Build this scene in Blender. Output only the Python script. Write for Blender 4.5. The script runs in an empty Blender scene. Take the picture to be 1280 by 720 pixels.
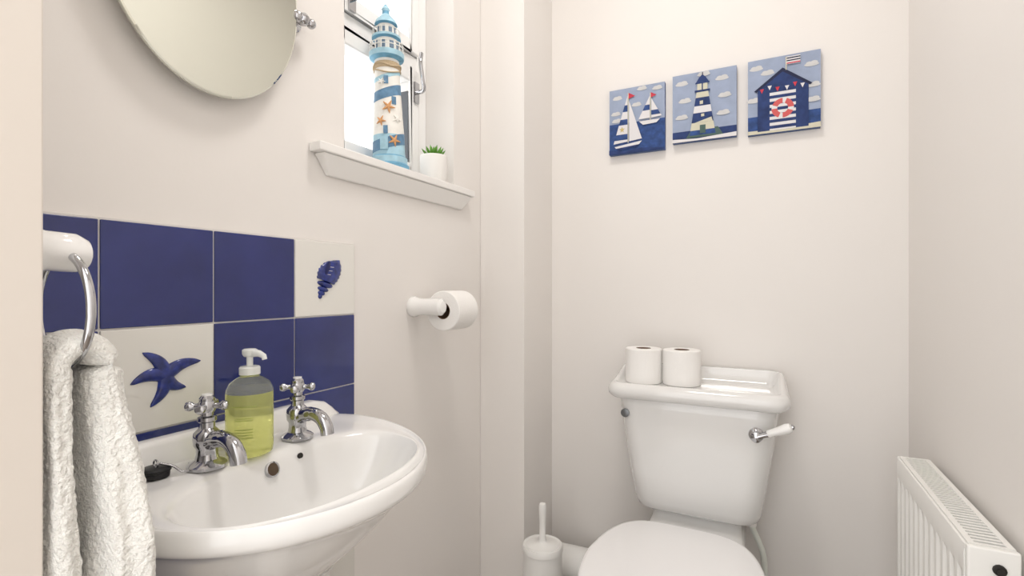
import bpy, math, random
from mathutils import Vector, Matrix, noise
random.seed(3)
D=1.53; XL=-.78; XR=.313; CAMZ=1.06; YF=.175; CEIL=2.5
sc=bpy.context.scene
# ---------------------------------------------------------------- materials
def lin(c):
    c=c/255.
    return c/12.92 if c<=.04045 else ((c+.055)/1.055)**2.4
def mat(name,rgb,rough=.5,metal=0,coat=0,bump=0,bscale=50,var=0,vscale=5,trans=0,emit=0,sheen=0,ior=1.45,sss=0,bdist=.003):
    m=bpy.data.materials.new(name); m.use_nodes=True
    nt=m.node_tree; b=nt.nodes['Principled BSDF']
    col=(lin(rgb[0]),lin(rgb[1]),lin(rgb[2]),1)
    b.inputs['Base Color'].default_value=col
    b.inputs['Roughness'].default_value=rough
    b.inputs['Metallic'].default_value=metal
    b.inputs['Coat Weight'].default_value=coat
    b.inputs['Coat Roughness'].default_value=.05
    b.inputs['Transmission Weight'].default_value=trans
    b.inputs['IOR'].default_value=ior
    b.inputs['Sheen Weight'].default_value=sheen
    if emit:
        b.inputs['Emission Color'].default_value=col; b.inputs['Emission Strength'].default_value=emit
    tc=nt.nodes.new('ShaderNodeTexCoord')
    if var:
        n=nt.nodes.new('ShaderNodeTexNoise'); n.inputs['Scale'].default_value=vscale; n.inputs['Detail'].default_value=4
        r=nt.nodes.new('ShaderNodeValToRGB')
        r.color_ramp.elements[0].position=.3; r.color_ramp.elements[1].position=.7
        r.color_ramp.elements[0].color=tuple(x*(1-var) for x in col[:3])+(1,)
        r.color_ramp.elements[1].color=tuple(min(1,x*(1+var)) for x in col[:3])+(1,)
        nt.links.new(tc.outputs['Object'],n.inputs['Vector']); nt.links.new(n.outputs['Fac'],r.inputs['Fac'])
        nt.links.new(r.outputs['Color'],b.inputs['Base Color'])
    if bump:
        n2=nt.nodes.new('ShaderNodeTexNoise'); n2.inputs['Scale'].default_value=bscale; n2.inputs['Detail'].default_value=5
        bp=nt.nodes.new('ShaderNodeBump'); bp.inputs['Strength'].default_value=bump; bp.inputs['Distance'].default_value=bdist
        nt.links.new(tc.outputs['Object'],n2.inputs['Vector']); nt.links.new(n2.outputs['Fac'],bp.inputs['Height'])
        nt.links.new(bp.outputs['Normal'],b.inputs['Normal'])
    return m
M_wall=mat('wall_paint',(234,230,226),.55,bump=.05,bscale=90,var=.01,vscale=2)
M_ceil=mat('ceiling_paint',(240,239,238),.8,bump=.05)
M_trim=mat('white_gloss_paint',(241,239,236),.3,bump=.03,bscale=40)
M_jamb=mat('door_frame_paint',(224,216,207),.4,bump=.04,bscale=30)
M_floor=mat('floor_vinyl',(150,138,126),.4,var=.15,vscale=8)
M_cer=mat('white_ceramic',(240,239,237),.12,coat=.6)
M_cer2=mat('toilet_ceramic',(230,229,227),.12,coat=.6)
M_seat=mat('toilet_seat_plastic',(242,241,241),.25)
M_chrome=mat('chrome',(190,190,193),.08,metal=1)
M_mirror=mat('mirror_silver',(222,224,214),.01,metal=1)
M_black=mat('black_rubber',(18,18,20),.45)
M_dark=mat('dark_hole',(30,26,22),.6)
M_hole_shade=mat('overflow_shadow',(92,76,62),.4,metal=.5)  # dark brown disc colour paints the shade inside the basin's overflow hole
M_blue=mat('cobalt_tile_glaze',(36,47,110),.10,coat=.6,var=.16,vscale=10,bump=.10,bscale=22)
M_white=mat('white_tile_glaze',(230,228,222),.15,coat=.5,bump=.04,bscale=25)
M_motif=mat('motif_blue_glaze',(36,50,122),.2,coat=.4,var=.45,vscale=90)
M_grout=mat('grout',(224,220,216),.8)
M_towel=mat('terry_towel',(252,249,243),.95,bump=1.0,bscale=330,sheen=.3,var=.05,vscale=220,bdist=.006)
M_paper=mat('toilet_paper',(244,242,239),.9,bump=.25,bscale=300)
M_card=mat('cardboard_core',(120,95,72),.9)
M_rad=mat('radiator_enamel',(240,239,235),.3)
M_radin=mat('radiator_inside',(120,115,106),.7)
M_pot=mat('pot_ceramic',(240,238,234),.4)
M_leaf=mat('succulent_leaf',(96,150,52),.45,var=.3,vscale=60)
M_soil=mat('soil',(60,45,32),.9)
M_plast=mat('white_plastic',(238,237,234),.3)
M_pumpcl=mat('pump_plastic',(228,230,226),.25)
# ---------------------------------------------------------------- mesh builder
class MB:
    def __init__(s): s.v=[];s.f=[];s.m=[];s.mats=[]
    def mi(s,m):
        if m not in s.mats: s.mats.append(m)
        return s.mats.index(m)
    def add(s,vs,fs,m,M=None):
        o=len(s.v)
        for p in vs:
            p=Vector(p)
            s.v.append(M@p if M else p)
        k=s.mi(m)
        for f in fs: s.f.append([i+o for i in f]); s.m.append(k)
    def box(s,a,b,m,M=None):
        (x0,y0,z0),(x1,y1,z1)=a,b
        vs=[(x0,y0,z0),(x1,y0,z0),(x1,y1,z0),(x0,y1,z0),(x0,y0,z1),(x1,y0,z1),(x1,y1,z1),(x0,y1,z1)]
        s.add(vs,[(0,3,2,1),(4,5,6,7),(0,1,5,4),(1,2,6,5),(2,3,7,6),(3,0,4,7)],m,M)
    def loft(s,rings,m,M=None,c0=True,c1=True,ms=None):
        n=len(rings[0]); o=len(s.v)
        for r in rings:
            for p in r:
                p=Vector(p); s.v.append(M@p if M else p)
        for j in range(len(rings)-1):
            k=s.mi(ms[j] if ms else m)
            for i in range(n):
                a=o+j*n+i; b=o+j*n+(i+1)%n
                s.f.append([a,b,b+n,a+n]); s.m.append(k)
        if c0: s.f.append([o+i for i in range(n)][::-1]); s.m.append(s.mi(ms[0] if ms else m))
        if c1: s.f.append([o+(len(rings)-1)*n+i for i in range(n)]); s.m.append(s.mi(ms[-1] if ms else m))
    def lathe(s,prof,m,M=None,seg=32,ms=None,caps=True):
        rings=[[(max(r,1e-5)*math.cos(2*math.pi*i/seg),max(r,1e-5)*math.sin(2*math.pi*i/seg),z) for i in range(seg)] for r,z in prof]
        s.loft(rings,m,M,caps,caps,ms)
    def tube(s,path,rad,m,M=None,seg=16,caps=True,closed=False):
        P=[Vector(p) for p in path]; n=len(P)
        if not isinstance(rad,(list,tuple)): rad=[rad]*n
        T=[]
        for i in range(n):
            if closed: t=P[(i+1)%n]-P[(i-1)%n]
            else: t=P[min(i+1,n-1)]-P[max(i-1,0)]
            T.append(t.normalized())
        u=T[0].orthogonal().normalized(); rings=[]
        for i in range(n):
            u=(u-T[i]*u.dot(T[i])).normalized(); w=T[i].cross(u)
            rings.append([P[i]+rad[i]*(math.cos(2*math.pi*k/seg)*u+math.sin(2*math.pi*k/seg)*w) for k in range(seg)])
        if closed: rings.append(rings[0]); caps=False
        s.loft(rings,m,M,caps,caps)
    def sphere(s,c,r,m,M=None,seg=20,sc3=(1,1,1)):
        T=Matrix.Translation(c)@Matrix.Diagonal((sc3[0],sc3[1],sc3[2],1))
        if M: T=M@T
        s.lathe([(r*math.sin(math.pi*k/12),-r*math.cos(math.pi*k/12)) for k in range(13)],m,T,seg)
    def poly(s,pts,m,M=None): s.add(pts,[list(range(len(pts)))],m,M)
    def build(s,name,parent=None,bevel=0,sub=0,sharp=35,bseg=2,loc=None,recalc=True):
        me=bpy.data.meshes.new(name)
        off=Vector(loc) if loc else Vector((0,0,0))
        me.from_pydata([tuple(v-off) for v in s.v],[],s.f)
        for m in s.mats: me.materials.append(m)
        for p,k in zip(me.polygons,s.m): p.material_index=k; p.use_smooth=True
        if recalc:
            import bmesh
            bm=bmesh.new(); bm.from_mesh(me); bmesh.ops.remove_doubles(bm,verts=bm.verts,dist=1e-6)
            bmesh.ops.recalc_face_normals(bm,faces=bm.faces); bm.to_mesh(me); bm.free()
        me.set_sharp_from_angle(angle=math.radians(sharp))
        ob=bpy.data.objects.new(name,me); ob.location=off; bpy.context.collection.objects.link(ob)
        if bevel:
            b=ob.modifiers.new('bevel','BEVEL'); b.width=bevel; b.segments=bseg; b.limit_method='ANGLE'; b.angle_limit=math.radians(40); b.harden_normals=True
        if sub:
            b=ob.modifiers.new('sub','SUBSURF'); b.levels=sub; b.render_levels=sub
        if parent: ob.parent=parent
        return ob
def empty(name):
    e=bpy.data.objects.new(name,None); bpy.context.collection.objects.link(e); e.empty_display_size=.05; return e
def T(x,y,z): return Matrix.Translation((x,y,z))
def R(ang,ax): return Matrix.Rotation(math.radians(ang),4,ax)
def smooth(a,b,x):
    t=max(0,min(1,(x-a)/(b-a))); return t*t*(3-2*t)
def rrect(cx,cy,hx,hy,r,z,n=6):
    out=[]
    r=min(r,hx-1e-4,hy-1e-4)
    for q,(sx,sy) in enumerate([(1,1),(-1,1),(-1,-1),(1,-1)]):
        for i in range(n+1):
            a=math.pi/2*(q+i/n)
            out.append((cx+sx*(hx-r)+r*math.cos(a),cy+sy*(hy-r)+r*math.sin(a),z))
    return out
def catmull(pts,k=6):
    P=[Vector(p) for p in pts]; P=[2*P[0]-P[1]]+P+[2*P[-1]-P[-2]]; out=[]
    for i in range(1,len(P)-2):
        for j in range(k):
            t=j/k; a,b,c,d=P[i-1:i+3]
            out.append(.5*((2*b)+(c-a)*t+(2*a-5*b+4*c-d)*t*t+(3*b-a-3*c+d)*t**3))
    out.append(P[-2]); return out

# ---------------------------------------------------------------- room shell
WY0,WY1,WZ0,WZ1=.7625,1.17,1.322,2.15
w=MB()
w.box((XL-.2,YF-.125,0),(XL,WY0,CEIL),M_wall); w.box((XL-.2,WY1,0),(XL,D+.1,CEIL),M_wall)
w.box((XL-.2,WY0,0),(XL,WY1,WZ0),M_wall); w.box((XL-.2,WY0,WZ1),(XL,WY1,CEIL),M_wall)
w.build('wall_left')
w=MB(); w.box((XL,D,0),(XR+.1,D+.1,CEIL),M_wall); w.build('wall_back')
w=MB(); w.box((XR,-.9,0),(XR+.1,D,CEIL),M_wall); w.build('wall_right')
JX=-.529; JR=.25; JT=2.0
w=MB()
w.box((XL,YF-.125,0),(JX-.01,YF,CEIL),M_wall); w.box((JR+.01,YF-.125,0),(XR,YF,CEIL),M_wall)
w.box((JX-.01,YF-.125,JT+.01),(JR+.01,YF,CEIL),M_wall); w.build('wall_front')
w=MB()
w.box((JX-.0099,YF-.13,0),(JX,YF+.015,JT),M_jamb)
w.box((JR,YF-.13,0),(JR+.0099,YF+.015,JT),M_jamb)
w.box((JX-.0099,YF-.13,JT+.0001),(JR+.0099,YF+.015,JT+.0099),M_jamb)
w.build('door_frame',bevel=.002)
w=MB(); w.box((XL-.2,-.9,-.05),(XR+.1,D+.1,0),M_floor); w.build('floor')
w=MB(); w.box((XL-.2,YF-.125,CEIL),(XR+.1,D+.1,CEIL+.05),M_ceil); w.build('ceiling')
BY=1.315; BX=-.6305
w=MB(); w.box((XL,BY,0),(BX,D,CEIL),M_wall); w.build('wall_corner_boxing',bevel=.002)
w=MB(); w.box((BX,D-.015,0),(XR,D,.1),M_trim); w.build('baseboard_back',bevel=.004)
w=MB(); w.box((XL,YF,0),(XL+.015,BY,.1),M_trim); w.build('baseboard_left',bevel=.004)
w=MB(); w.box((XR-.015,YF+.02,0),(XR,D-.016,.1),M_trim); w.build('baseboard_right',bevel=.004)
# ---------------------------------------------------------------- window
win=empty('window_1')
M_upvc=mat('window_upvc',(246,246,245),.25)
M_gask=mat('window_gasket',(90,94,100),.5)
gm=bpy.data.materials.new('window_glass'); gm.use_nodes=True; nt=gm.node_tree; nt.nodes.clear()
o=nt.nodes.new('ShaderNodeOutputMaterial'); mx=nt.nodes.new('ShaderNodeMixShader'); tr=nt.nodes.new('ShaderNodeBsdfTransparent'); gl=nt.nodes.new('ShaderNodeBsdfGlossy'); gl.inputs['Roughness'].default_value=.03; mx.inputs[0].default_value=.04
nt.links.new(tr.outputs[0],mx.inputs[1]); nt.links.new(gl.outputs[0],mx.inputs[2]); nt.links.new(mx.outputs[0],o.inputs[0])
fx0,fx1=-.925,-.875
def ringframe(mb,y0,y1,z0,z1,t,x0,x1,m):
    mb.box((x0,y0,z0),(x1,y0+t,z1),m); mb.box((x0,y1-t,z0),(x1,y1,z1),m)
    mb.box((x0,y0+t,z0),(x1,y1-t,z0+t),m); mb.box((x0,y0+t,z1-t),(x1,y1-t,z1),m)
w=MB(); ringframe(w,WY0,WY1,WZ0,WZ1,.042,fx0,fx1,M_upvc); w.box((fx0,WY0+.042,1.665),(fx1,WY1-.042,1.705),M_upvc); w.build('outer_frame',win,bevel=.003)
w=MB()
ringframe(w,WY0+.045,WY1-.045,WZ0+.045,1.662,.036,fx0+.01,fx1+.010,M_upvc)
ringframe(w,WY0+.045,WY1-.045,1.708,WZ1-.045,.036,fx0+.01,fx1+.010,M_upvc); w.build('sashes',win,bevel=.004)
w=MB()
w.box((fx0+.022,WY1-.0860,WZ0+.085),(fx1+.002,WY1-.0812,1.600),M_gask)
w.build('gaskets',win)
w=MB(); w.box((-.908,WY0+.0812,WZ0+.0812),(-.904,WY1-.0812,1.6258),gm); w.box((-.908,WY0+.0812,1.7442),(-.904,WY1-.0812,WZ1-.0812),gm); w.build('panes',win)
w=MB()
for yy,zz in ((WY1-.062,1.60),(WY0+.105,1.735)):
    w.box((fx1+.009,yy-.010,zz-.028),(fx1+.016,yy+.010,zz+.028),M_chrome)
    w.tube(catmull([(fx1+.013,yy,zz),(fx1+.038,yy,zz+.004),(fx1+.043,yy-.012,zz+.03),(fx1+.043,yy-.02,zz+.07),(fx1+.038,yy-.01,zz+.10)]),.0055,M_chrome)
w.build('handles',win)
# sill
w=MB()
w.box((fx1-.01,WY0+.001,WZ0),(XL+.001,WY1-.001,1.34),M_trim)
w.box((XL+.0005,.672,1.322),(-.748,1.234,1.34),M_trim)
def prof(y0,y1,x,z): return [(XL+.0005,y0,z),(x,y0,z),(x,y1,z),(XL+.0005,y1,z)]
w.loft([prof(.712,1.200,-.772,1.283),prof(.708,1.204,-.768,1.29),prof(.695,1.217,-.758,1.308),prof(.684,1.226,-.752,1.3218)],M_trim)
w.build('window_sill',bevel=.003)
# ---------------------------------------------------------------- tiles
w=MB()
w.box((XL+.0002,.1775,.419),(XL+.0055,.786,1.1535),M_grout)
ys=[.178,.333,.484,.635,.785]; TZ=1.151; TH=.146
whites={(0,3),(1,1),(3,3),(4,3),(3,2)}
for r in range(5):
    for c in range(4):
        g=.0012
        w.box((XL+.001,ys[c]+g,TZ-TH*(r+1)+g),(XL+.008,ys[c+1]-g,TZ-TH*r-g),M_white if (r,c) in whites else M_blue)
bs=w.build('tile_backsplash',bevel=.0012)
w=MB()
cy,cz=.413,.934
tips=[(-.030,.036),(.050,.015),(.028,-.022),(-.020,-.042),(-.045,-.006)]
for k,(ty,tz) in enumerate(tips):
    L=math.hypot(ty,tz); d=Vector((0,ty/L,tz/L)); nrm=Vector((0,-d.z,d.y))
    path=[];rad=[]
    for i in range(11):
        t=i/10; bend=.006*math.sin(t*math.pi)*(1 if k%2 else -1)
        path.append(Vector((XL+.0085,cy,cz))+d*L*t+nrm*bend); rad.append(.0115*(1-t)**.6+.0006)
    rings=[]
    for p,r_ in zip(path,rad):
        rings.append([p+nrm*r_*math.cos(a)+Vector((1,0,0))*min(r_*.45,.005)*math.sin(a) for a in [2*math.pi*q/12 for q in range(12)]])
    w.loft(rings,M_motif)
w.build('starfish_motif',bs,recalc=True)
w=MB(); A=Matrix.Translation((XL+.008,.708,1.076))@R(-28,'X')
wh=[(-.036,.0045,.007),(-.029,.0085,.007),(-.0205,.0135,.0072)]
for zz,ry,rz in wh+[(-.010,.0195,.0085)]:
    w.sphere((0,.0015,0),1,M_motif,A@T(0,0,zz)@R(14,'X'),20,(min(.0035+ry*.12,.0055),ry,rz*.70))
bd=[]
for i in range(20):
    t=i/19; zz=-.004+.052*t
    r_=.0265*math.sqrt(max(0,math.sin(math.pi*min(1,.22+.80*t*.98)))) if t<.8 else .0265*math.sqrt(max(0,math.sin(math.pi*(.22+.784*.8))))*(1-(t-.8)*3.2)
    r_=max(r_*(1+.05*math.sin(t*40)),.002); off=.005*t*t
    bd.append([(min(.0065,r_*.4)*math.sin(a),off+r_*math.cos(a),zz+.004*math.cos(a)) for a in [2*math.pi*q/18 for q in range(18)]])
w.loft(bd,M_motif,A)
for k in range(3):
    w.tube([(.0062-.0004*abs(j-4),-.016+.0035*j,.004+.0085*k+.0016*j) for j in range(9)],[.0002,.0004,.0005,.0006,.0006,.0006,.0005,.0004,.0002],M_white,A,6)
w.lathe([(1,0),(.9,.15),(.001,.2)],mat('motif_shadow_glaze',(22,30,84),.2),A@T(.0055,-.012,.020)@R(90,'Y')@R(8,'Z')@Matrix.Diagonal((.015,.0055,.004,1)),16)
w.build('shell_motif',bs)
# ---------------------------------------------------------------- mirror
mir=empty('oval_mirror')
w=MB(); n=96
def oval(s_,x): return [(x,.470+(.152-s_)*math.cos(2*math.pi*i/n),1.55+(.195-s_)*math.sin(2*math.pi*i/n)) for i in range(n)]
w.loft([oval(.0005,-.7555),oval(0,-.755),oval(0,-.7508),oval(.0025,-.7498)],M_mirror,c0=True,c1=False)
w.loft([oval(.0025,-.7498),oval(.0026,-.7498)],M_mirror,c0=False,c1=True)
w.build('glass',mir,sharp=3)
for k,yy in enumerate((.630,.310)):
    w=MB(); A=T(XL,yy+(.006 if k==0 else -.006),1.55)@R(90,'Y')
    w.lathe([(.016,0),(.016,.004),(.010,.007),(.006,.010),(.006,.018),(.010,.022),(.012,.028),(.010,.035),(.004,.040)],M_chrome,A)
    sg=1 if k==0 else -1
    w.tube([(XL+.028,yy-sg*.012,1.55),(XL+.028,yy+sg*.02,1.55)],.0055,M_chrome)
    w.sphere((XL+.028,yy+sg*.024,1.55),.009,M_chrome)
    w.sphere((XL+.028,yy-sg*.006,1.55),.010,M_chrome)
    w.build('pivot_bracket',mir)
# ---------------------------------------------------------------- lighthouse ornament
M_lb=mat('lighthouse_blue',(112,168,198),.55,var=.18,vscale=60)
M_lb2=mat('lighthouse_pale_blue',(168,206,222),.55,var=.12,vscale=60)
M_lw=mat('lighthouse_white',(240,238,232),.6,var=.05,vscale=60)
M_ld=mat('lighthouse_mid_blue',(98,136,168),.55,var=.22,vscale=80)
M_gry=mat('lighthouse_window_grey',(120,140,160),.5)
M_rope=mat('jute_rope',(196,176,146),.9,bump=.6,bscale=300)
M_or=mat('starfish_orange',(216,162,112),.7)
lh=MB()
L0=T(-.807,.934,1.340)@R(-.8,'Y')@R(1.1,'X')
seg=[(.047,0,M_lb),(.047,.012,M_lb),(.043,.016,M_lb2),(.043,.030,M_lb),(.0385,.034,M_lb2),(.0375,.045,M_lb2),(.0368,.082,M_lw),(.0345,.125,M_lw),(.034,.130,M_lw),(.0325,.165,M_lw),(.032,.170,M_lw),(.031,.185,M_lw),(.0305,.205,M_lw),(.0297,.238,M_lw),(.0295,.240,M_rope),(.031,.243,M_rope),(.031,.254,M_rope),(.029,.256,M_lw),(.029,.262,M_lb),(.040,.268,M_lb2),(.041,.272,M_lb2),(.041,.280,M_lb),(.026,.282,M_lw),(.026,.312,M_lb),(.034,.315,M_lb2),(.034,.320,M_lb),(.021,.323,M_lw),(.0205,.347,M_lb),(.027,.350,M_lb2),(.024,.358,M_lb2),(.016,.368,M_lb2),(.009,.375,M_lb),(.008,.383,M_lb2),(.010,.388,M_lb2),(.006,.395,M_lb),(.002,.400,M_lb)]
lh.lathe([(a,b) for a,b,c in seg],M_lw,L0,40,ms=[c for a,b,c in seg[:-1]])
def rad_at(z):
    for (r0,z0,_),(r1,z1,_) in zip(seg,seg[1:]):
        if z0<=z<=z1 and z1>z0: return r0+(r1-r0)*(z-z0)/(z1-z0)
    return .03
for zc_,hh,m_ in ((.066,.026,M_ld),(.184,.024,M_ld),(.224,.010,M_lb2)):
    rings=[]
    for q in range(41):
        a=2*math.pi*q/40; zm=zc_+.012*math.sin(a+.5)
        zs_=[zm-hh/2+hh*i/4 for i in range(5)]
        rings.append([((rad_at(z)+.0006)*math.cos(a),(rad_at(z)+.0006)*math.sin(a),z) for z in zs_]+[((rad_at(z)-.002)*math.cos(a),(rad_at(z)-.002)*math.sin(a),z) for z in zs_[::-1]])
    lh.loft(rings,m_,L0,False,False)
for zz,rr in ((.300,.039),(.292,.039),(.335,.032)):
    lh.tube([(rr*math.cos(a),rr*math.sin(a),zz) for a in [2*math.pi*q/32 for q in range(32)]],.0011,M_lw,L0,6,closed=True)
for q in range(16):
    a=2*math.pi*q/16
    lh.tube([(.039*math.cos(a),.039*math.sin(a),.279),(.039*math.cos(a),.039*math.sin(a),.301)],.0012,M_lw,L0,6)
    lh.tube([(.032*math.cos(a),.032*math.sin(a),.319),(.032*math.cos(a),.032*math.sin(a),.336)],.001,M_lw,L0,6)
for q in range(8):
    a=2*math.pi*(q+.5)/8
    lh.box((-.0015,-.005,0),(.0015,.005,.018),M_gry,L0@R(math.degrees(a),'Z')@T(.0256,0,.288))
    lh.box((-.0015,-.004,0),(.0015,.004,.014),M_gry,L0@R(math.degrees(a),'Z')@T(.0203,0,.328))
def face(angdeg,z,r): return L0@R(angdeg,'Z')@T(r,0,z)@R(90,'Y')
for ang,z,r,s_ in ((-48,.145,.0345,.016),(-78,.112,.0358,.013),(-15,.118,.0355,.012),(-30,.066,.0385,.015),(-75,.205,.0318,.01)):
    for k in range(5):
        A=face(ang,z,r)@R(72*k+10,'Z')
        lh.tube([(0,0,0),(s_*.5,0,.0005),(s_,0,-.001)],[s_*.24,s_*.17,s_*.05],M_or if s_>.0125 else M_lw,A,8)
lh.box((-.028,-.009,-.001),(.001,.009,.003),M_lb2,face(-65,.045,.0390))
for ang,z in ((-55,.208),(-25,.160),(-60,.090)):
    lh.box((-.010,-.005,-.001),(.008,.005,.0015),M_ld,face(ang,z,rad_at(z)+.0006))
lh.tube([(.0315*math.cos(a),.0315*math.sin(a),.247+.004*math.sin(3*a)) for a in [2*math.pi*q/32 for q in range(32)]],.0025,M_rope,L0,8,closed=True)
lh.tube([(.0315*math.cos(a),.0315*math.sin(a),.233+.006*math.sin(2*a)) for a in [2*math.pi*q/32 for q in range(32)]],.0016,M_rope,L0,8,closed=True)
lh.build('lighthouse_ornament')
# ---------------------------------------------------------------- succulent
pl=empty('potted_succulent'); px_,py_=-.792,1.092
w=MB(); w.lathe([(.026,0),(.031,.003),(.035,.015),(.0365,.04),(.0365,.070),(.035,.072),(.033,.070),(.032,.062),(.001,.062)],M_pot,T(px_,py_,1.3402),40); w.build('pot',pl)
w=MB(); w.lathe([(.0315,.060),(.031,.064),(.001,.065)],M_soil,T(px_,py_,1.3402),24)
for lay,(nn,ln,el) in enumerate(((8,.040,32),(7,.038,52),(4,.032,74))):
    for k in range(nn):
        A=T(px_,py_,1.3402+.066)@R(360*k/nn+lay*23,'Z')@R(-el,'Y')
        w.tube(catmull([(0,0,0),(ln*.4,0,-.001),(ln*.75,0,.001),(ln,0,.004)],3),[.002,.003,.0034,.0038,.0038,.0035,.003,.0023,.0013,.0003][:10],M_leaf,A,8)
w.build('leaves',pl)
# ---------------------------------------------------------------- wash basin
BC=.500; BXW=XL+.0085; Z0=.812; VC=.197
HU=.238
def inside(u,v):
    if v<0: return False
    if v<.075: return abs(u)<.222+.016*math.sin(math.pi/2*v/.075)
    return (abs(u)/HU)**2.0+((v-.075)/.270)**2.1<1
NS=128
Ro=[];Ri=[]
for i in range(NS):
    a=2*math.pi*i/NS; lo,hi=0,.6
    for _ in range(40):
        mid=(lo+hi)/2
        if inside(mid*math.cos(a),VC+mid*math.sin(a)): lo=mid
        else: hi=mid
    Ro.append(lo)
    ca,sa=abs(math.cos(a))/.184,abs(math.sin(a))/(.114 if math.sin(a)>0 else .095)
    e=2.2; Ri.append(1/((ca**e+sa**e)**(1/e)))
def bp(u,v,z): return (BXW+v,BC+u,Z0+z)
rings=[]
for s_,z in ((.02,-.128),(.12,-.127),(.35,-.122),(.58,-.108),(.76,-.083),(.88,-.05),(.95,-.022),(1.0,-.006)):
    rings.append([bp(s_*Ri[i]*math.cos(2*math.pi*i/NS),VC-.01*(1-s_)+s_*Ri[i]*math.sin(2*math.pi*i/NS),z) for i in range(NS)])
for s_,z in ((.12,-.0005),(.3,.0),(.6,-.001),(.75,.003),(.88,.004),(.97,-.001),(1.0,-.009),(1.0,-.018)):
    r_=[]
    for i in range(NS):
        a=2*math.pi*i/NS; rr=Ri[i]+s_*(Ro[i]-Ri[i]); v=VC+rr*math.sin(a)
        r_.append(bp(rr*math.cos(a),max(v,0),z-.011*smooth(.05,.30,v)))
    rings.append(r_)
for su,sv,z in ((.985,.985,-.027),(.95,.95,-.032),(.90,.91,-.044),(.84,.86,-.070),(.74,.77,-.105),(.60,.64,-.145),(.45,.53,-.172),(.34,.46,-.19),(.31,.44,-.21)):
    rings.append([bp(su*Ro[i]*math.cos(2*math.pi*i/NS),max(0,sv*(VC+Ro[i]*math.sin(2*math.pi*i/NS))),z-.011*(1 if z>-.06 else .5)*smooth(.05,.30,VC+Ro[i]*math.sin(2*math.pi*i/NS))) for i in range(NS)])
wb=empty('wash_basin')
w=MB(); w.loft(rings,M_cer); w.build('bowl',wb,sub=1,sharp=75)
w=MB()
top=[(-.224,-.012),(-.222,.004),(-.214,.010),(-.206,.018),(-.190,.030),(-.165,.036),(.165,.036),(.190,.030),(.206,.018),(.214,.010),(.222,.004),(.224,-.012)]
def ups(v,dz): return [bp(u,v,z-(dz if z>0 else 0)) for u,z in top]
w.loft([ups(0.0003,0),ups(.012,0),ups(.018,.002),ups(.022,.008),ups(.026,.022),ups(.034,.034)],M_cer); w.build('upstand',wb,sharp=60)
w=MB()
pr=[]
for z,hx,hy in ((.63,.085,.088),(.58,.075,.075),(.45,.068,.066),(.2,.07,.07),(.08,.085,.085),(.03,.095,.095),(0.001,.097,.097)):
    pr.append(rrect(BXW+hx+.01,BC,hx,hy,.05,z,8))
w.loft(pr,M_cer); w.build('pedestal',wb,sharp=60)
w=MB()
A=T(BXW+.1075,BC+.004,Z0-.026)@R(72,'Y')
w.lathe([(.0115,-.006),(.0115,.004),(.0095,.0048),(.0090,.0040)],M_chrome,A,24,caps=False); w.lathe([(.0092,-.002),(.0092,.0040)],M_hole_shade,A,24)
A=T(BXW+.1085,BC+.054,Z0-.020)@R(65,'Y'); w.lathe([(.0042,-.002),(.0042,.0034)],M_dark,A,16)
w.lathe([(.024,0),(.024,.002),(.019,.003),(.018,.001),(.001,.001)],M_chrome,T(BXW+VC-.01,BC,Z0-.128))
w.build('overflow_and_waste',wb)
def tap(name,y):
    w=MB(); A=T(-.692,y,Z0+.0002)
    w.lathe([(.025,0),(.025,.004),(.022,.007),(.015,.011),(.0135,.018),(.0135,.026),(.0165,.031),(.0175,.040),(.0165,.047),(.013,.051),(.010,.054),(.010,.062),(.012,.064),(.012,.069),(.008,.071),(.008,.078)],M_chrome,A)
    w.tube(catmull([(0,0,.034),(.018,0,.040),(.038,0,.043),(.055,0,.038),(.066,0,.026),(.069,0,.014)],5),[.013]*4+[.0115]*5+[.0105]*8+[.0105]*9,M_chrome,A)
    w.lathe([(.0095,.076),(.011,.079),(.011,.089),(.009,.092)],M_chrome,A)
    w.lathe([(.0098,.0915),(.0098,.095),(.007,.0985),(.001,.0995)],M_chrome,A)
    w.lathe([(.007,.0975),(.0068,.1005),(.001,.1012)],M_cer,A)
    for k in range(4):
        B=A@T(0,0,.084)@R(90*k+38,'Z')
        w.tube([(.008,0,0),(.014,0,0),(.017,0,0),(.020,0,0),(.0235,0,0),(.0265,0,0),(.028,0,0)],[.0045,.0038,.0045,.0065,.0068,.0055,.002],M_chrome,B,14)
    return w.build(name,loc=(-.692,y,Z0))
tap('basin_tap',.424); tap('basin_tap',.574)
w=MB(); A=T(-.712,.369,Z0+.0005)
w.lathe([(.0155,0),(.0160,.003),(.0160,.007),(.0175,.008),(.0175,.011),(.015,.0125),(.005,.013),(.001,.013)],M_black,A)
w.tube([(0.005*math.cos(a),0,.017+.005*math.sin(a)) for a in [2*math.pi*q/16 for q in range(16)]],.0012,M_chrome,A,8,closed=True)
ch=catmull([(.004,.004,.017),(.014,.014,.012),(.022,.022,.003),(.016,.038,.003),(-.004,.045,.003)],9)
for p in ch: w.sphere(p,.0017,M_chrome,A,8)
w.build('sink_plug')
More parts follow.
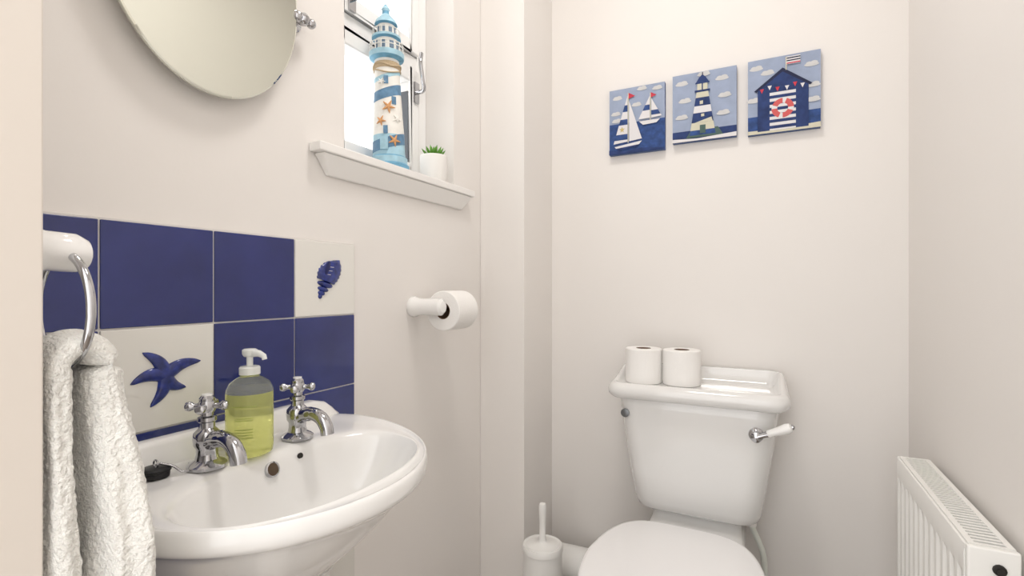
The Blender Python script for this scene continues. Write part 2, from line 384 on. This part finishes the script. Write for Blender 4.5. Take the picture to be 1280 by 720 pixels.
# soap dispenser: clear bottle, liquid below the fill line
sd=empty('soap_dispenser')
m=mat('soap_liquid',(240,243,160),.04,trans=.68,ior=1.25)
mc=mat('clear_bottle_plastic',(240,243,222),.04,trans=.9,ior=1.15)
m2=mat('soap_label_print',(150,160,80),.4)
w=MB(); A=T(-.690,.487,Z0+.0008)
w.lathe([(.028,0),(.0315,.003),(.0325,.010),(.0325,.085),(.0322,.092),(.001,.092)],m,A,40)
w.lathe([(.0322,.0922),(.0315,.097),(.027,.106),(.019,.112),(.0135,.115),(.0125,.118),(.001,.118)],mc,A,40,caps=True)
w.build('bottle',sd)
w=MB()
w.lathe([(.0145,.1182),(.0145,.128),(.013,.130),(.006,.1305),(.0045,.131),(.0045,.148)],M_pumpcl,A,28)
w.tube([(-.008,0,.149),(.004,0,.150),(.018,0,.1495),(.026,0,.146),(.0275,0,.141)],[.006,.0065,.0048,.004,.0036],M_pumpcl,A@R(10,'Z'))
w.lathe([(.0095,.1465),(.0105,.149),(.0105,.1545),(.008,.156),(.001,.156)],M_pumpcl,A,28)
w.build('pump',sd)
w=MB()
for z in (.03,.034,.038,.042,.055,.058,.075):
    ww=22 if z!=.075 else 30
    w.loft([[((.0327+e)*math.cos(math.radians(-50+a)),(.0327+e)*math.sin(math.radians(-50+a)),z+dz) for (e,dz) in ((0,0),(.0002,0),(.0002,.0012),(0,.0012))] for a in range(-ww,ww+1,4)],m2,A)
w.build('print',sd)
# ---------------------------------------------------------------- towel ring
tr_=empty('towel_ring'); RX,RY,RZ,RR=-.5735,.2195,1.0405,.051
w=MB(); 
w.tube([(RX+RR*math.cos(a),RY,RZ+RR*math.sin(a)) for a in [2*math.pi*q/64 for q in range(64)]],.0038,M_chrome,None,14,closed=True); w.build('ring',tr_)
w=MB(); rr=[]
for y_,h1,h2 in ((0,.030,.030),(.004,.031,.031),(.010,.029,.028),(.020,.023,.022),(.030,.020,.018),(.042,.0205,.018),(.052,.020,.018),(.060,.016,.014),(.064,.008,.007),(.065,.001,.001)):
    rr.append([(RX+h1*math.cos(a),YF+.0005+y_,1.095-.05*y_+h2*math.sin(a)) for a in [2*math.pi*q/32 for q in range(32)]])
w.loft(rr,M_cer); w.build('mount',tr_)
# towel
w=MB(); NP=128; TCX=-.562
def lobe(side):
    out=[]; N=150
    for i in range(N):
        t=i/(N-1)
        if side==0: z=.60+(.99-.60)*t; yb=.2035
        else: z=.56+(.985-.56)*t; yb=.2465-.006*smooth(.75,1,t)
        wd=(.028+.024*(1-smooth(.60,1.0,t))) if side else (.030+.008*(1-smooth(.6,1,t)))
        th=.0125 if side==0 else .0145+.0085*(1-smooth(.72,1,t))
        out.append((z,yb,wd,th))
    return out
def section(cx,yb,z,wd,th,ph):
    out=[]
    k_=smooth(.99,.90,z)*.7+.3
    for q in range(NP):
        a=2*math.pi*q/NP
        f=1+k_*(.08*math.sin(3*a+ph+z*7)+.07*math.sin(6*a+2*ph+z*9)+.03*math.sin(9*a-z*14))
        x=cx+wd*f*math.copysign(abs(math.cos(a))**.85,math.cos(a)); y=yb+th*f*math.copysign(abs(math.sin(a))**.85,math.sin(a))
        nz=noise.noise(Vector((x*30,y*30,z*15)))*.003+noise.noise(Vector((x*230,y*230,z*230)))*.0026
        x+=nz*math.cos(a); y+=nz*math.sin(a)
        out.append((x,max(y,.177),z))
    return out
A0=[section(TCX,yb,z,wd,th,1.0) for z,yb,wd,th in lobe(0)]
A1=[section(TCX+.014*smooth(.975,.80,z),yb,z,wd,th,2.4) for z,yb,wd,th in lobe(1)]
def arc(y0,y1,k):
    out=[]; c=Vector((TCX,(y0+y1)/2,.9875)); rad=(y1-y0)/2
    for i in range(1,k):
        ang=math.pi*i/k
        cy_=c.y-rad*math.cos(ang); cz_=c.z+rad*1.15*math.sin(ang); ring=[]
        th=.0132+.001*math.sin(ang)
        for q in range(NP):
            a=2*math.pi*q/NP
            f=1+.03*math.sin(3*a+1+ang*.45+7)+.02*math.sin(6*a+2+.9*ang+9)
            wv=.029*f*math.cos(a); tv=th*f*math.sin(a)
            ny,nz_=math.cos(ang),-math.sin(ang)
            n3=noise.noise(Vector((q*.5,i*1.3,0)))*.0016
            ring.append((c.x+wv,cy_+(tv+n3)*ny,cz_+(tv+n3)*nz_))
        out.append(ring)
    return out
br=arc(.2035,.2405,14)
w.loft(A0+br+A1[::-1],M_towel); w.build('hand_towel',sub=1,sharp=180)
# ---------------------------------------------------------------- toilet roll holder + roll
def roll(w,A,r,h,seed=0):
    w.lathe([(.0205,.0005),(.0205,0),(r-.002,0),(r,.002),(r,h-.002),(r-.002,h),(.0205,h),(.0205,h-.0005)],M_paper,A,48,caps=False)
    w.lathe([(.0205,0.0002),(.0205,h-.0002),(.0190,h-.0002),(.0190,.0002),(.0205,.0002)],M_card,A,32,caps=False)
    w.loft([[((r+e)*math.cos(a),(r+e)*math.sin(a),z) for (e,z) in ((-.001,.001),(.0006,.001),(.0006,h-.001),(-.001,h-.001))] for a in [math.radians(seed+q*3) for q in range(8)]],M_paper,A)
HX,HY,HZ=-.702,.985,1.014
w=MB()
rr=[]
for x_,h in ((0,.024),(.005,.026),(.012,.025),(.022,.0215),(.04,.020),(.06,.0205),(.075,.021),(.088,.020),(.094,.014),(.0955,.001)):
    rr.append([(XL+.0003+x_,HY+h*.9*math.cos(a),HZ+h*math.sin(a)) for a in [2*math.pi*q/32 for q in range(32)]])
w.loft(rr,M_cer)
w.tube([(HX,HY+.012,HZ),(HX,HY+.12,HZ)],.009,M_chrome)
w.lathe([(.013,0),(.013,.006),(.009,.01)],M_chrome,T(HX,HY+.118,HZ)@R(-90,'X'))
w.build('toilet_roll_holder')
w=MB(); A=T(0,0,0); roll(w,A,.049,.086,200); ob=w.build('toilet_roll'); ob.location=(HX,HY+.021,HZ-.0098); ob.rotation_euler=(math.radians(-90),0,0)
for x_,y_,s_ in ((-.304,1.408,120),(-.2035,1.418,290)):
    w=MB(); roll(w,T(0,0,0),.0492,.094,s_); ob=w.build('toilet_roll'); ob.location=(x_,y_,.7983)
# ---------------------------------------------------------------- toilet
to=empty('toilet'); CX=-.166
w=MB()
def body(z,hx,yf,r): return rrect(CX,(yf+1.524)/2,hx,(1.524-yf)/2,r,z,8)
w.loft([body(.462,.125,1.385,.04),body(.464,.142,1.368,.045),body(.472,.152,1.358,.05),(body(.49,.158,1.352,.05)),body(.56,.169,1.347,.05),body(.66,.184,1.341,.05),body(.74,.194,1.337,.05),body(.762,.198,1.336,.05),body(.768,.196,1.338,.05)],M_cer2); w.build('cistern',to,sharp=60)
w=MB()
def lid(z,ins,r,rise=0):
    pts=rrect(CX-.001,1.4175,.221-ins,.1085-ins,r,z,10)
    out=[]
    for x,y,zz in pts:
        s_=smooth(1.34,1.49,y); out.append((x,y,zz+rise*s_))
    return out
w.loft([lid(.764,.022,.03),lid(.765,.012,.035),lid(.770,.006,.04),lid(.776,.001,.045),lid(.786,0,.045),lid(.794,.002,.045,.008),lid(.800,.006,.042,.020),lid(.804,.011,.038,.028),lid(.806,.016,.034,.032),lid(.8055,.021,.030,.032),lid(.802,.026,.026,.022),lid(.799,.032,.022,.008),lid(.798,.040,.02,0),lid(.798,.09,.012,0)],M_cer2); w.build('cistern_lid',to,sharp=60)
def egg(sx,sy,z,yc=1.10,lf=.265,lb=.200,hw=.185,cxs=-.178,n=96,dy=0,pw=4.2):
    out=[]
    for i in range(n):
        a=2*math.pi*i/n; c,s_=math.cos(a),math.sin(a)
        if s_>=0: p=pw; L=lb
        else: p=2.15; L=lf
        x=hw*math.copysign(abs(c)**(2/p),c); y=L*math.copysign(abs(s_)**(2/p),s_)
        if y>0: x*=1-.20*(y/lb)**1.3
        out.append((cxs+sx*x,yc+dy+sy*y,z))
    return out
SZ=.012
w=MB(); w.loft([egg(.97,.97,.436+SZ),egg(1,1,.438+SZ),egg(1.003,1.003,.444+SZ),egg(1,1,.4505+SZ),egg(.985,.985,.4535+SZ),egg(.95,.955,.4545+SZ),egg(.6,.6,.455+SZ),egg(.02,.02,.4552+SZ)],M_seat); w.build('seat_lid',to,sharp=60)
w=MB(); w.loft([egg(.95,.95,.4155+SZ),egg(.985,.985,.417+SZ),egg(.99,.99,.425+SZ),egg(.985,.985,.432+SZ),egg(.95,.95,.4345+SZ)],M_seat); w.build('seat',to,sharp=60)
w=MB()
for sx in (-.07,.07):
    w.tube([(CX+sx-.018,1.308,.446),(CX+sx+.018,1.308,.446)],.009,M_seat)
w.build('hinges',to)
w=MB()
w.loft([egg(.88,.88,.4265),egg(.95,.93,.424),egg(.96,.94,.41),egg(.95,.93,.39),egg(.88,.88,.34,dy=.01),egg(.75,.78,.27,dy=.03),egg(.62,.68,.18,dy=.05),egg(.56,.65,.10,dy=.05),egg(.62,.70,.03,dy=.05),egg(.64,.72,.001,dy=.05)],M_cer2)
def ledge(z,hx,y0,y1): return rrect(CX,(y0+y1)/2,hx,(y1-y0)/2,.03,z,6)
w.loft([ledge(.30,.07,1.22,1.46),ledge(.36,.10,1.22,1.49),ledge(.40,.118,1.23,1.51),ledge(.420,.12,1.24,1.515),ledge(.424,.115,1.33,1.515),ledge(.440,.112,1.375,1.515),ledge(.4618,.110,1.385,1.515)],M_cer2)
w.build('pan',to,sharp=60)
w=MB(); FY=1.341
A=T(-.020,FY-.001,.706)@R(90,'X')
w.lathe([(.017,-.004),(.017,.003),(.013,.006),(.009,.010),(.009,.020),(.012,.022),(.012,.030),(.006,.033),(.001,.034)],M_chrome,A,28)
d0=Vector((-.020,FY-.028,.706)); d1=Vector((.060,FY-.030,.742))
w.tube([d0,d0.lerp(d1,.15),d0.lerp(d1,.3)],[.007,.006,.0075],M_chrome)
w.tube([d0.lerp(d1,t) for t in (.3,.34,.42,.6,.8,.9,.93)],[.007,.009,.0085,.010,.0125,.010,.006],M_cer)
w.tube([d0.lerp(d1,t) for t in (.92,.96,1.0)],[.006,.006,.001],M_chrome)
w.build('flush_lever',to)
w=MB(); w.lathe([(.0115,-.003),(.0115,.0015),(.010,.002),(.001,.002)],mat('grey_cap',(120,122,124),.3,metal=.7),T(-.339,FY-.001,.722)@R(90,'X'),24)
w.build('cap',to)
M_pipe=mat('pale_plastic_pipe',(226,230,222),.4)
w=MB(); w.tube(catmull([(-.035,1.45,.470),(-.030,1.45,.43),(-.005,1.46,.36),(-.002,1.48,.25),(.0,1.49,.12),(.0,1.49,.001)]),.0075,M_pipe)
w.lathe([(.014,0),(.014,.02),(.01,.025)],M_plast,T(-.035,1.45,.437)); w.build('inlet_pipe',to)
w=MB(); w.tube(catmull([(-.20,1.42,.19),(-.30,1.425,.21),(-.40,1.43,.225),(-.50,1.43,.225),(BX+.001,1.43,.22)]),.05,M_plast,seg=28)
w.lathe([(.058,0),(.06,.004),(.06,.05),(.05,.056)],M_plast,T(-.30,1.425,.21)@R(-90,'Y'),28); w.build('waste_pipe',to)
w=MB(); A=T(-.543,1.25,.001)
w.lathe([(.050,0),(.053,.004),(.053,.342),(.055,.344),(.055,.357),(.053,.360),(.046,.357),(.044,.360),(.016,.364),(.010,.369),(.0085,.376),(.0085,.42),(.0105,.45),(.0105,.463),(.008,.470),(.001,.472)],M_plast,A,36)
w.build('toilet_brush')
# ---------------------------------------------------------------- radiator
ra=empty('radiator'); RY0,RY1,RZ0,RZ1=.890,1.300,.25,.708; RX0,RX1=.245,.303
w=MB()
nseg=12; pitch=(RY1-RY0-.02)/nseg
def panel(mb,x,sgn):
    ysl=[];
    for k in range(nseg):
        y=RY0+.01+k*pitch
        for f,dx in ((0,0),(.18,0),(.30,.006),(.70,.006),(.82,0)): ysl.append((y+f*pitch,dx))
    ysl.append((RY1-.01,0))
    zs=[(RZ0,.004),(RZ0+.012,0),(RZ0+.035,0),(RZ0+.05,1),(RZ1-.055,1),(RZ1-.04,0),(RZ1-.012,0),(RZ1-.004,.002),(RZ1-.001,.006)]
    rings=[]
    for y,dx in ysl:
        front=[(x+sgn*((dx if q==1 else q)),y,z) for z,q in zs]
        back=[(x+sgn*.010,y,z) for z,q in zs[::-1]]
        rings.append(front+back)
    mb.loft(rings,M_rad)
panel(w,RX0,1); w.build('front_panel',ra,sharp=30)
w=MB(); panel(w,RX1,-1); w.build('back_panel',ra,sharp=30)
w=MB()
for y0 in (RY0,RY1-.010):
    w.box((RX0+.001,y0,RZ0+.01),(RX1-.001,y0+.010,RZ1),M_rad)
w.build('side_covers',ra,bevel=.003)
w=MB()
w.box((RX0+.004,RY0+.009,RZ1-.003),(RX0+.012,RY1-.009,RZ1+.001),M_rad); w.box((RX1-.012,RY0+.009,RZ1-.003),(RX1-.004,RY1-.009,RZ1+.001),M_rad)
nb=36
for k in range(nb+1):
    y=RY0+.012+(RY1-RY0-.024)*k/nb
    w.box((RX0+.011,y-.0028,RZ1-.0025),(RX1-.011,y+.0028,RZ1+.0005),M_rad)
w.build('top_grille',ra)
w=MB(); 
for k in range(24):
    y=RY0+.02+(RY1-RY0-.04)*k/23; w.box((RX0+.011,y-.002,RZ0+.04),(RX1-.011,y+.002,RZ1-.03),M_radin)
w.build('convector_fins',ra)
w=MB()
w.tube([(RX0+.03,RY0-.018,RZ0+.03),(RX0+.03,RY0+.005,RZ0+.03)],.010,M_chrome); w.lathe([(.013,-.02),(.013,.02),(.016,.022),(.017,.06),(.014,.065)],M_plast,T(RX0+.03,RY0-.018,RZ0+.03))
w.tube([(RX0+.03,RY0-.018,.001),(RX0+.03,RY0-.018,RZ0+.02)],.0075,M_chrome)
w.tube([(RX0+.03,RY1+.018,.001),(RX0+.03,RY1+.018,RZ0+.02),(RX0+.03,RY1+.014,RZ0+.03),(RX0+.03,RY1-.004,RZ0+.03)],.0075,M_chrome)
w.lathe([(.0075,0),(.0075,.003),(.004,.004),(.004,.008)],M_dark,T(.279,RY0,.682)@R(90,'X'),12)
for y in (RY0+.08,RY1-.08): w.box((RX1-.004,y-.015,RZ0+.08),(XR,y+.015,RZ1-.08),M_rad)
w.build('valves_and_brackets',ra)
# ---------------------------------------------------------------- canvas prints
def C(n,rgb,**k): return mat(n,rgb,.8,bump=.15,bscale=500,**k)
P_sky=C('paint_sky',(154,166,190),var=.08,vscale=25); P_cloud=C('paint_cloud',(204,204,204),var=.04,vscale=60)
P_navy=C('paint_navy',(42,60,108),var=.25,vscale=50); P_sea=C('paint_sea',(50,76,130),var=.3,vscale=70)
P_white=C('paint_white',(222,220,222)); P_red=C('paint_red',(196,62,78)); P_yel=C('paint_yellow',(200,182,120)); P_cream=C('paint_cream',(206,202,182)); P_green=C('paint_green',(78,100,96)); P_edge=C('canvas_edge',(84,104,146))
P_dk=C('paint_dark',(36,42,70)); P_coral=C('paint_coral',(206,96,96))
class Pic:
    def __init__(s,x0,x1,z0,z1,edge=P_edge):
        s.x0,s.x1,s.z0,s.z1=x0,x1,z0,z1; s.mb=MB(); s.k=0; s.y=1.5145
        s.mb.box((x0,s.y,z0),(x1,D-.0005,z1),edge)
    def p(s,pts,m,up=True):
        if up: s.k+=1
        y=s.y-.00012*s.k-.0002
        s.mb.poly([(s.x0+(s.x1-s.x0)*u,y,s.z0+(s.z1-s.z0)*v) for u,v in pts],m)
    def rect(s,u0,v0,u1,v1,m,up=True): s.p([(u0,v0),(u1,v0),(u1,v1),(u0,v1)],m,up)
    def ell(s,u,v,a,b,m,up=True,n=20): s.p([(u+a*math.cos(2*math.pi*i/n),v+b*math.sin(2*math.pi*i/n)) for i in range(n)],m,up)
    def cloud(s,u,v,k=1):
        for du,dv,a,b in ((0,0,.09,.022),(-.03,.016,.04,.02),(.03,.02,.045,.022)): s.ell(u+du*k,v+dv*k,a*k,b*k,P_cloud)
q=Pic(-.4316,-.265,1.4705,1.670)
q.rect(0,0,1,1,P_sky); q.rect(0,0,1,.47,P_sea)
for u,v in ((.15,.86),(.5,.72),(.12,.62),(.87,.92),(.60,.95),(.14,.51)): q.cloud(u,v)
q.p([(.10,.12),(.60,.17),(.52,.09),(.16,.055)],P_white); q.p([(.12,.09),(.56,.12),(.52,.09),(.16,.055)],P_navy)
q.p([(.34,.88),(.08,.16),(.34,.18)],P_white)
def stripes(ax,av,bx0,bx1,bv,levels):
    for t0,t1 in levels:
        L=lambda t:(ax+(bx0-ax)*t, ax+(bx1-ax)*t, av+(bv-av)*t)
        a,b,c=L(t0); d,e,f=L(t1); q.p([(a,c),(b,c),(e,f),(d,f)],P_sea)
stripes(.34,.88,.08,.34,.17,((.2,.34),(.5,.62),(.82,.94)))
q.p([(.37,.80),(.37,.18),(.60,.20)],P_white)
s5=[(.24+(.055 if i%2==0 else .024)*math.cos(math.pi/2+math.pi*i/5),.37+(.05 if i%2==0 else .02)*math.sin(math.pi/2+math.pi*i/5)) for i in range(10)]
q.p(s5,P_yel)
q.rect(.345,.16,.36,.92,P_cream); q.p([(.36,.92),(.36,.83),(.48,.86)],P_red)
q.p([(.55,.46),(.92,.46),(.86,.41),(.62,.40)],P_white)
q.p([(.74,.82),(.54,.49),(.74,.49)],P_white); q.p([(.77,.78),(.77,.49),(.95,.50)],P_white)
q.p([(.66,.69),(.74,.69),(.74,.61),(.615,.61)],P_sea); q.p([(.77,.60),(.885,.60),(.93,.53),(.77,.53)],P_sea)
q.rect(.745,.45,.76,.86,P_cream); q.p([(.76,.87),(.76,.79),(.86,.82)],P_red)
q.p([(0,.07),(.3,.03),(.6,.06),(1,.02),(1,0),(0,0)],P_navy)
q.mb.build('sailboat_canvas_print',recalc=True)
q=Pic(-.2427,-.0715,1.4825,1.679)
q.rect(0,0,1,1,P_sky); q.rect(0,0,1,.16,P_navy)
for u,v in ((.15,.86),(.78,.85),(.2,.60),(.82,.60),(.15,.36),(.8,.35),(.5,.95)): q.cloud(u,v,1.15)
q.p([(.22,.05),(.30,.16),(.72,.17),(.80,.05)],P_green)
def band(v0,v1,m):
    wv=lambda v:.20-.11*(v-.1)/.6
    q.p([(.48-wv(v0),v0),(.48+wv(v0),v0),(.48+wv(v1),v1),(.48-wv(v1),v1)],m)
for v0,v1,m_ in ((.08,.15,P_sea),(.15,.26,P_cream),(.26,.40,P_navy),(.40,.50,P_white),(.50,.62,P_navy),(.62,.70,P_cream)): band(v0,v1,m_)
q.p([(.36,.26),(.62,.32),(.64,.26)],P_cream); q.rect(.44,.10,.53,.22,P_green)
q.rect(.36,.70,.60,.73,P_navy); q.rect(.40,.73,.56,.82,P_cream); q.rect(.47,.73,.49,.82,P_navy); q.rect(.37,.82,.59,.84,P_navy)
q.p([(.38,.84),(.58,.84),(.53,.91),(.48,.95),(.43,.91)],P_navy); q.rect(.475,.94,.49,.98,P_dk)
q.rect(.44,.52,.49,.57,P_cream); q.rect(.46,.34,.51,.38,P_cream)
q.p([(0,.05),(.4,.03),(1,.06),(1,0),(0,0)],P_white)
q.mb.build('lighthouse_canvas_print')
q=Pic(-.043,.1277,1.4785,1.681)
q.rect(0,0,1,1,P_sky); q.rect(0,.0,1,.24,P_sea)
for u,v in ((.12,.88),(.28,.80),(.88,.82),(.9,.55),(.08,.45),(.90,.36)): q.cloud(u,v,1.1)
q.p([(0,0),(1,0),(1,.07),(.5,.04),(0,.05)],P_cream)
q.rect(.14,.03,.84,.60,P_navy); q.p([(.14,.60),(.84,.60),(.49,.82)],P_navy)
q.p([(.09,.58),(.49,.84),(.49,.79),(.12,.56)],P_dk); q.p([(.49,.84),(.89,.58),(.86,.56),(.49,.79)],P_dk,up=False)
q.rect(.31,.03,.67,.53,P_white)
for k in range(6): q.rect(.31,.05+k*.08,.67,.09+k*.08,P_navy,up=(k==0))
q.k+=1
N=32
for k in range(N):
    a1,a2=2*math.pi*k/N,2*math.pi*(k+1)/N
    white=(k%8)>=6
    q.p([(.49+.155*math.cos(a1),.31+.13*math.sin(a1)),(.49+.155*math.cos(a2),.31+.13*math.sin(a2)),(.49+.075*math.cos(a2),.31+.064*math.sin(a2)),(.49+.075*math.cos(a1),.31+.064*math.sin(a1))],P_white if white else P_coral,up=False)
for k,(u,v,m_) in enumerate(((.20,.57,P_red),(.31,.60,P_white),(.42,.57,P_red),(.55,.57,P_white),(.66,.60,P_red),(.76,.57,P_white))):
    q.p([(u-.03,v+.025),(u+.03,v+.025),(u,v-.035)],m_)
q.rect(.53,.80,.545,.97,P_cream); q.rect(.545,.87,.73,.97,P_white)
for k in range(3): q.rect(.545,.875+.033*k,.73,.89+.033*k,P_dk if k else P_red)
q.mb.build('beach_hut_canvas_print')
# ---------------------------------------------------------------- ceiling lamp
w=MB(); w.lathe([(.14,0),(.14,-.02),(.12,-.05),(.07,-.07),(.001,-.075)],mat('lamp_glass',(255,250,244),.4,emit=2.0),T(-.25,.75,CEIL-.001),36); w.build('ceiling_lamp')
def area(name,loc,rot,size,power,col=(1,1,1),shape='DISK',sy=None):
    l=bpy.data.lights.new(name,'AREA'); l.shape=shape; l.size=size; 
    if sy: l.size_y=sy
    l.energy=power; l.color=col
    o=bpy.data.objects.new(name,l); o.location=loc; o.rotation_euler=rot; bpy.context.collection.objects.link(o); return o
area('ceiling_lamp_light',(-.25,.75,CEIL-.08),(0,0,0),.3,6.8,(1,.955,.91))
wd=bpy.data.worlds.new('World'); sc.world=wd; wd.use_nodes=True
bg=wd.node_tree.nodes['Background']; bg.inputs['Color'].default_value=(1,.990,.980,1); bg.inputs['Strength'].default_value=2.25
cam=bpy.data.cameras.new('camera'); co=bpy.data.objects.new('camera',cam); bpy.context.collection.objects.link(co)
cam.sensor_width=36; cam.lens=622/1280*36; cam.clip_start=.01
co.location=(0,0,CAMZ); co.rotation_euler=(math.radians(90),0,math.radians(27))
sc.camera=co
sc.view_settings.view_transform='Standard'; sc.view_settings.look='None'
